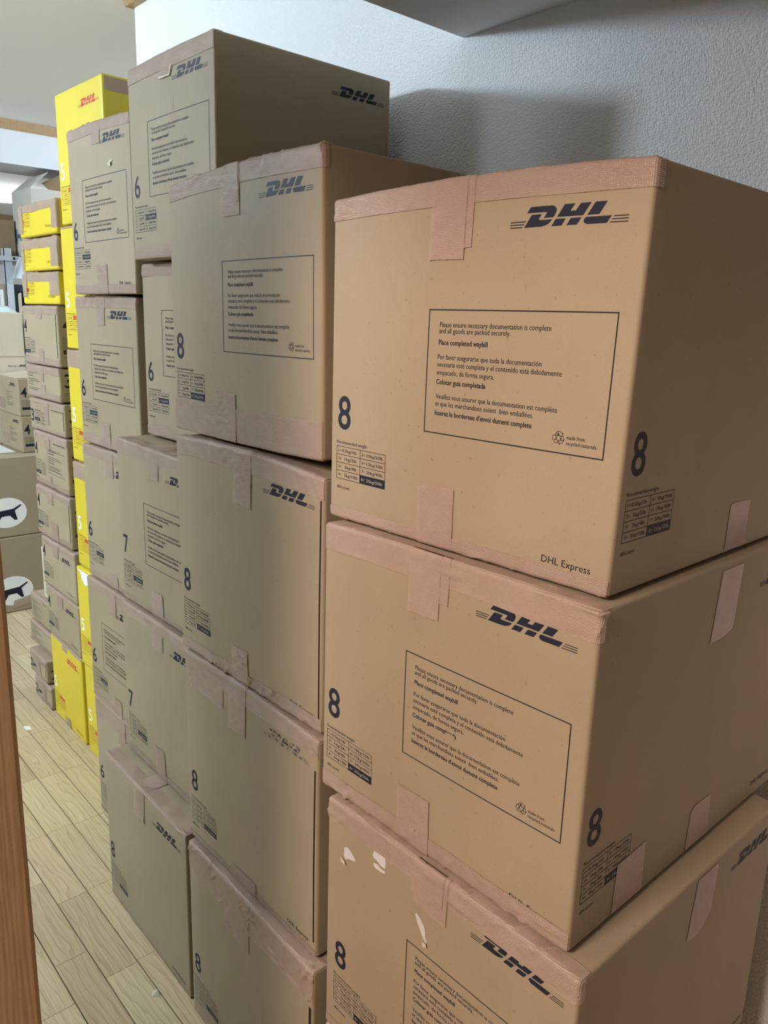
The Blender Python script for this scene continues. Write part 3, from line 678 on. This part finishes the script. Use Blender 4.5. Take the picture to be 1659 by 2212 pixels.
# ---- dark joint slots by the right edge of some fronts
for k, z0, z1, wd in (('C2', .015, .375, .004), ('C3', .030, .350, .0045), ('C4', .002, .350, .008), ('d', .028, .166, .0055), ('h', .002, .160, .005), ('f', .024, .083, .005), ('l', .004, .062, .004)):
    c = B[k]; F = Flat(); u = c.w-.008-(.004 if k in 'CdD5' else 0)
    if k == 'D5': u = c.w-.009
    F.line([(u, z0), (u-.001, (z0+z1)/2), (u, z1)], wd*.8); c.print('joint_slot', F, DARK, 'F', .0004)

# ---- torn places
c = B['R3']
def blob(cx, cz, rx, rz, seed, n=14):
    rg = random.Random(seed); return [(cx+rx*math.cos(2*math.pi*i/n)*rg.uniform(.75, 1.15), cz+rz*math.sin(2*math.pi*i/n)*rg.uniform(.75, 1.15)) for i in range(n)]
for pts in ([(.0395,.319),(.040,.333),(.046,.337),(.054,.335),(.064,.3285),(.0655,.324),(.058,.322),(.050,.320),(.046,.3165),(.043,.316)],
            [(.101,.356),(.106,.366),(.114,.369),(.124,.3665),(.129,.3685),(.131,.366),(.126,.3630),(.1285,.3585),(.128,.349),(.120,.348),(.110,.352),(.104,.352)],
            [(.104,.345),(.112,.3468),(.121,.344),(.127,.345),(.128,.341),(.118,.339),(.108,.339),(.104,.341)],
            [(.1885,.318),(.192,.3215),(.1985,.3175),(.206,.311),(.2085,.305),(.209,.2975),(.2125,.2915),(.210,.288),(.205,.293),(.199,.301),(.193,.309)]):
    c.patch('torn_patch', pts, LINER, 'F', .0004, label='whitish torn liner patch')
for pts in ([(.0345,.3165),(.0445,.3135),(.046,.3075),(.0365,.3095)], [(.206,.289),(.2125,.2905),(.2145,.2855),(.2075,.2825)]):
    F = Flat(); F.poly(pts); o = c.print('curled_flake', F, KRAFT_PALE_LIT, 'F', .0030, label='curled flake of torn board')
B['R2'].patch('scuff', [(.2440,.1875),(.250,.1890),(.2590,.1880),(.258,.1805),(.250,.1790),(.244,.1805)], KRAFT, 'F', .0005)
c = B['D1']; c.patch('torn_patch', [(.1445,.3285),(.160,.3268),(.178,.3272),(.1905,.3262),(.1945,.333),(.199,.344),(.1955,.3445),(.1905,.333),(.187,.3295),(.168,.3305),(.147,.3315)], KRAFT_PALE_LIT, 'F', .0028, label='pale curled edge of torn tape')
c.patch('stain', blob(.196, .276, .008, .014, 4), STAIN, 'F', .0003, label='small oily stain')
B['E1'].patch('torn_patch', [(.236,.284),(.250,.292),(.262,.290),(.258,.280),(.246,.277)], KRAFT_PALE_LIT, 'F', .0012, label='pale torn flake')
B['E1'].patch('dent', [(.252,.284),(.257,.287),(.259,.281),(.254,.278)], DARK, 'F', .0016, label='dark small hole')
B['F5'].patch('torn_corner', [(.006,.3295),(.312,.3295),(.30,.322),(.12,.300),(.070,.285),(.045,.300),(.035,.322)], INK_WHITE, 'F', .0009, label='white torn liner at the top edge')

# upright carton behind the mixed stack, printed sideways
up = Carton('upright_carton', (-3.046, .962, .3895), 0, (.186, .20, .206), KRAFT_PALE_LIT, 'pale narrow carton standing upright behind the mixed stack, lettering turned sideways', 'carton', None, near=2)
def sideways(F, txt, u0, u1, z0, z1):
    v, f = glyphs(txt, True); a, b = v.min(0), v.max(0)
    n = (v-a)/(b-a); F.add(np.stack([u0+n[:, 1]*(u1-u0), z1-n[:, 0]*(z1-z0)], 1), f)
F = Flat(); sideways(F, 'DHL', .022, .050, .135, .185); sideways(F, 'kg', .022, .05, .10, .125); sideways(F, 'DHL Exp', .022, .05, .02, .085); up.print('sideways_lettering', F, INK)

# ------------------------------------------------------------------ far boxes at the end of the room
def xface(F, o, X, mat, name, off=.0012, parent=None, label=None):
    """flat print on a face looking along +X; u runs along y"""
    return link_mesh(name, [(X+off, a, b) for a, b in F.v], F.f, mat, parent, label=label)
class Plain:
    """carton given by its world box, prints on the +X face (and on the -Y face)"""
    def __init__(s, name, lo, hi, mat, label, r=.006, cat='carton', group=None):
        s.lo, s.hi = lo, hi
        s.o = empty(name, ((lo[0]+hi[0])/2, (lo[1]+hi[1])/2, lo[2])); tag(s.o, label, cat, group)
        s.d = Vector(s.o.location)
        m = MB().bevel_box([a-b for a, b in zip(lo, s.d)], [a-b for a, b in zip(hi, s.d)], r); s.body = m.out('carton_body', mat, s.o)
    def px(s, F, mat, name, off=.0008, **k):
        return link_mesh(name, [(s.hi[0]+off-s.d[0], a-s.d[1], b-s.d[2]) for a, b in F.v], F.f, mat, s.o, **k)
    def py(s, F, mat, name, off=.0008, **k):
        return link_mesh(name, [(a-s.d[0], s.lo[1]-off-s.d[1], b-s.d[2]) for a, b in F.v], F.f, mat, s.o, **k)
CATG = 'large cartons with a cat emblem at the far end'
def cat_emblem(bx, cy, cz, s=1.0):
    E = Flat(); E.poly([(cy+.093*s*math.cos(t), cz+.075*s*math.sin(t)) for t in np.linspace(0, 2*math.pi, 41)[:-1]]); bx.px(E, INK_WHITE, 'emblem_oval', .0009)
    K = Flat(); q = lambda l: [(cy+a*s/1000, cz+b*s/1000) for a, b in l]
    K.poly(q([(-46, 10), (28, 17), (64, 36), (69, 33), (67, 29), (36, 8), (46, -38), (34, -40), (12, -15), (-26, -17), (-40, -40), (-52, -46), (-54, -30), (-46, -10)]))
    K.poly(q([(-46, 10), (-46, -10), (-62, -14), (-74, -4), (-70, 16), (-66, 30), (-60, 24), (-52, 26), (-44, 46), (-42, 20)]))
    bx.px(K, INK, 'emblem_cat', .0016)
    return E
b1 = Plain('emblem_carton', (-4.52, .74, 0), (-4.003, 1.40, .388), KRAFT, 'lower large kraft carton with a black cat emblem standing on the floor', group=CATG)
cat_emblem(b1, 1.120, .112)
F = Flat(); F.add([(1.108, .022), (1.235, .040), (1.215, .082), (1.148, .066), (1.118, .060)], [(0, 1, 2, 3, 4)]); b1.px(F, TAPE, 'tape_scrap', .0022)
b2 = Plain('emblem_carton', (-4.52, .72, .3892), (-4.003, 1.42, .786), KRAFT, 'upper large kraft carton with a black cat emblem at the far end', group=CATG)
cat_emblem(b2, 1.118, .512)
F4 = 'cartons marked 4 on the cat emblem cartons'
def mk4(lo, hi, lab, flap=False):
    bx = Plain('shipping_carton', lo, hi, KRAFT, lab, .004, group=F4); y0, z0 = lo[1], lo[2]
    F = Flat(); F.fit('4', y0+.012, y0+.040, z0+.092, z0+.140, True); bx.px(F, INK, 'size_number')
    F, W = Flat(), Flat(); table(F, W, y0+.014, z0+.032, 4); bx.px(F, INK, 'weight_table')
    F = Flat(); logo(F, hi[0]-.135, z0+.142, .77); bx.py(F, INK, 'carrier_logo')
    F = Flat(); mini_notice(F, lo[0]+.14, z0+.03, .66); bx.py(F, INK, 'notice_lettering')
    F = Flat(); F.rect(lo[0]+.03, z0+.02, lo[0]+.12, z0+.075); bx.py(F, TAPE, 'tape_scrap')
    return bx
r4 = mk4((-4.407, 1.236, .7868), (-4.07, 1.558, .9675), 'lower kraft carton marked 4 resting on the upper cat emblem carton')
q4 = mk4((-4.407, 1.233, .9682), (-4.07, 1.555, 1.150), 'upper kraft carton marked 4 with its lid flap bulging open at the far end')
MB().add([(-4.40, 1.236, 1.151), (-4.08, 1.236, 1.151), (-4.08, 1.55, 1.151), (-4.40, 1.55, 1.175), (-4.40, 1.236, 1.154), (-4.08, 1.236, 1.154), (-4.08, 1.55, 1.155), (-4.40, 1.55, 1.180)],
         [(0,1,5,4),(4,5,6,7),(1,2,6,5),(2,3,7,6),(3,0,4,7),(3,2,1,0)]).out('lid_flap', KRAFT_PALE_LIT, None).parent = q4.o
for ch in q4.o.children:
    if ch.name.startswith('lid_flap'): ch.location = -q4.d
o = MB().box((-4.46, .98, .787), (-4.12, 1.215, .7885)).out('paper_sheet', PAPER); tag(o, 'white paper sheet lying on the upper cat emblem carton', 'paper')
sx = Plain('plain_carton', (-4.85, .80, .7868), (-4.42, 1.389, 1.462), KRAFT_PALE_LIT, 'big plain pale carton behind the two far cartons marked 4', .006)  # lamplight on this carton is partly put into its paler colour
F = Flat(); F.rect(.82, 1.2355, 1.388, 1.2395); sx.px(F, STAIN, 'crease_line', .0007)
F = Flat(); logo(F, 1.345, 1.186, .5); F.text('Express', 1.300, 1.340, 1.187, .012); sx.px(F, INK, 'carrier_logo')
# bag on top
bag = MB(); rb = random.Random(3); nx, ny = 12, 18
vs = []
for i in range(nx+1):
    for j in range(ny+1):
        x = -4.80+i/nx*.37; y = .86+j/ny*.51; e = (4*(i/nx)*(1-i/nx))**.4*(4*(j/ny)*(1-j/ny))**.35
        vs.append((x, y, 1.463+(.040+.022*math.sin(j*.9+i*.5)+rb.uniform(-.006, .006))*e))
fs = [(i*(ny+1)+j, (i+1)*(ny+1)+j, (i+1)*(ny+1)+j+1, i*(ny+1)+j+1) for i in range(nx) for j in range(ny)]
k = len(vs); bag.add(vs+[(x, y, 1.4625) for x, y, z in vs], fs+[tuple(q+k for q in f[::-1]) for f in fs])
o = bag.out('plastic_bag', BAG, smooth=True); tag(o, 'crumpled pale white plastic bag on the big plain carton', 'bag')

# shelf rack
rack = empty('metal_rack', (-5.1, 1.60, 0)); tag(rack, 'white slotted metal shelf rack behind the plain carton, holding boxes', 'shelf')
L = lambda x, y, z: (x+5.1, y-1.60, z)
for nm, (x, y) in enumerate([(-4.875, 1.456), (-4.875, 2.25), (-5.33, 1.456), (-5.33, 2.25)]):
    p = MB().box(L(x-.042, y, 0), L(x, y+.004, 1.81)).box(L(x-.004, y, 0), L(x, y+.042, 1.81)).out('post', STEEL, rack)
MB().box(L(-5.33, .55, 1.742), L(-4.86, 2.30, 1.768)).out('shelf_board', STEEL, rack)
MB().box(L(-5.33, .55, 1.20), L(-4.86, 2.30, 1.23)).out('shelf_board', STEEL, rack)
MB().prism([(1.47-1.6, 1.63), (1.485-1.6, 1.62), (1.57-1.6, 1.73), (1.555-1.6, 1.74)], 0, .228, .234).out('brace', STEEL, rack)
for (x, y) in [(-4.875, .58), (-5.33, .58)]: MB().box(L(x-.042, y, 0), L(x, y+.04, 1.81)).out('post', STEEL, rack)
for i in range(9):
    y = 1.50+i*.022; MB().box(L(-4.8602, y, 1.749), L(-4.8585, y+.012, 1.762)).out('slot', DARK, rack)
# cloth hanging from the shelf
vs = []; nj, ni = 16, 8
for i in range(ni+1):
    t = i/ni
    for j in range(nj+1):
        s_ = j/nj; y0 = 1.528-.046*t; y1 = 1.585+.03*t
        vs.append((-4.852+.005*t+.007*math.sin(s_*13+t*2)*t, y0+(y1-y0)*s_, 1.767-.122*t+.004*math.sin(s_*6)*t))
fs = [(i*(nj+1)+j, (i+1)*(nj+1)+j, (i+1)*(nj+1)+j+1, i*(nj+1)+j+1) for i in range(ni) for j in range(nj)]
cl = MB().add(vs+[(x-.004, y, z) for x, y, z in vs], fs+[tuple(q+len(vs) for q in f[::-1]) for f in fs])
o = cl.out('white_cloth', CLOTH, smooth=True); tag(o, 'white cloth hanging over the front of the metal shelf', 'cloth')
# navy tote with handle opening
tote = empty('storage_tote', (-5.06, 1.70, 1.231)); tag(tote, 'dark navy storage tote with a handle opening on the metal rack', 'tote')
T = lambda x, y, z: (x+5.06, y-1.70, z-1.231)
m = MB(); yA, yB, zB, zT, xF = 1.499, 2.00, 1.2315, 1.618, -4.89
hole = [(1.521, 1.40), (1.521, 1.555), (1.529, 1.572), (1.544, 1.578), (1.594, 1.578), (1.609, 1.565), (1.614, 1.55), (1.614, 1.40)]
m.box(T(xF-.006, yA, zB), T(xF, 1.521, zT)).box(T(xF-.006, 1.614, zB), T(xF, yB, zT)).box(T(xF-.006, 1.521, 1.578), T(xF, 1.614, zT)).box(T(xF-.006, 1.521, zB), T(xF, 1.614, 1.40))
m.box(T(-5.28, yA, zB), T(xF-.006, yA+.006, zT)).box(T(-5.28, yB-.006, zB), T(xF-.006, yB, zT)).box(T(-5.286, yA, zB), T(-5.28, yB, zT)).box(T(-5.28, yA, zB), T(xF-.006, yB, zB+.006))
m.out('tote_body', NAVY, tote)
MB().prism([(1.521-1.70, 1.40-1.231), (1.521-1.70, 1.56-1.231), (1.531-1.70, 1.573-1.231), (1.540-1.70, 1.573-1.231), (1.536-1.70, 1.40-1.231)], 0, xF-.008+5.06, xF+.003+5.06).out('handle_rim', KRAFT_PALE_LIT, tote, label='pale rim of the handle opening')
MB().box(T(xF+.0008, yA+.004, 1.6145), T(xF+.002, yA+.045, 1.615)).out('paper_label', PAPER, tote, label='small white paper label')
lb = Plain('shelf_carton', (-5.28, .90, 1.231), (-4.885, 1.4545, 1.615), KRAFT, 'kraft carton with a white printed label on the lower rack shelf', .005)
F = Flat(); F.rect(1.34, 1.47, 1.442, 1.585); lb.px(F, PAPER, 'paper_label', .001)
F = Flat()
for i in range(9): F.rect(1.36, 1.485+i*.008, 1.425, 1.4885+i*.008)
lb.px(F, plain('grey_ink', (.25, .25, .26)), 'label_lettering', .0016)
br = Plain('brown_carton', (-5.26, .80, 1.769), (-4.920, 1.542, 1.966), BROWN, 'dark brown carton on the top shelf beside the open cat carton', .005)
# open carton with cat print, flaps up
ob = empty('open_carton', (-4.83, 1.72, 1.769)); tag(ob, 'open pale carton with raised flaps and a dark cat print on the top shelf', 'carton')
O = lambda x, y, z: (x+4.83, y-1.72, z-1.769)
xa, ya, yb, xb, zt = -4.645, 1.550, 1.98, -4.965, 2.114
m = MB()
m.box(O(xb, ya, 1.769), O(xa, ya+.005, zt)).box(O(xa-.005, ya+.005, 1.769), O(xa, yb, zt)).box(O(xb, ya+.005, 1.769), O(xb+.005, yb, zt)).box(O(xb+.005, yb-.005, 1.769), O(xa-.005, yb, zt)).box(O(xb, ya, 1.769), O(xa, yb, 1.774))
m.out('carton_body', GREYB, ob)
def flap(p, mat=GREYB, th=(0, 0, .004)):
    a = [O(*q) for q in p]; n = len(a); b = [tuple(x+y for x, y in zip(q, th)) for q in a]
    return MB().add(a+b, [tuple(range(n-1, -1, -1)), tuple(range(n, 2*n))]+[(i, (i+1) % n, n+(i+1) % n, n+i) for i in range(n)]).out('flap', mat, ob)
flap([(xb, ya, zt), (xa, ya, zt), (xa, ya+.095, zt+.085), (xb+.005, ya+.095, zt+.085)], th=(0, .002, .004))
flap([(xa-.004, 1.645, zt), (xa-.004, 1.95, zt), (xa-.03, 1.97, zt+.13), (xa-.03, 1.73, zt+.092), (xa-.03, 1.622, zt+.032)], BROWN, th=(-.004, 0, .002))
F = Flat(); q = lambda l: [(-4.885+a/2050, 1.888+b/2050) for a, b in l]
F.poly(q([(-130, 20), (-110, 75), (-90, 45), (-70, 75), (-52, 40), (-58, 0), (30, 18), (90, 70), (105, 62), (60, -10), (75, -70), (50, -75), (25, -35), (-40, -45), (-62, -105), (-88, -105), (-84, -40), (-115, -95), (-135, -85), (-108, -20)]))
link_mesh('cat_print', [O(a, ya-.0012, b) for a, b in F.v], F.f, plain('blue_grey_ink', (.10, .13, .19)), ob)

# lamps: the room's own round ceiling lamp and the one in the back room
def ceiling_lamp(loc, rad, label):
    e = empty('ceiling_lamp', loc); tag(e, label, 'lamp')
    MB().cyl((0, 0, -.03), rad*.75, .03, 40).out('base_plate', STEEL, e)
    vs, fs = [], []; n = 40
    for i in range(7):
        a = i/6*math.pi/2
        for j in range(n): vs.append((rad*math.cos(a)*math.cos(2*math.pi*j/n), rad*math.cos(a)*math.sin(2*math.pi*j/n), -.032-.055*math.sin(a)))
    for i in range(6):
        for j in range(n): fs.append((i*n+(j+1) % n, i*n+j, (i+1)*n+j, (i+1)*n+(j+1) % n))
    link_mesh('lamp_cover', vs, fs, GLOW, e, smooth=True)
    return e
ceiling_lamp((-7.5, 2.28, ZC), .24, 'glowing round ceiling lamp in the back room, far left')
# scraps on the floor
o = MB().prism([(-2.800, .776), (-2.765, .776), (-2.757, .793), (-2.790, .795)], 2, .0003, .0012).out('paper_scrap', PAPER); tag(o, 'small white paper scrap on the floor next to the door post', 'paper scrap')
o = MB().add([(-1.415, .615, .0004), (-1.40, .609, .0004), (-1.392, .622, .0004), (-1.405, .624, .007)], [(0, 1, 3), (1, 2, 3), (2, 0, 3), (2, 1, 0)]).out('cardboard_flake', KRAFT_PALE_LIT); tag(o, 'tiny torn cardboard flake on the floor by the front carton marked 8', 'flake')
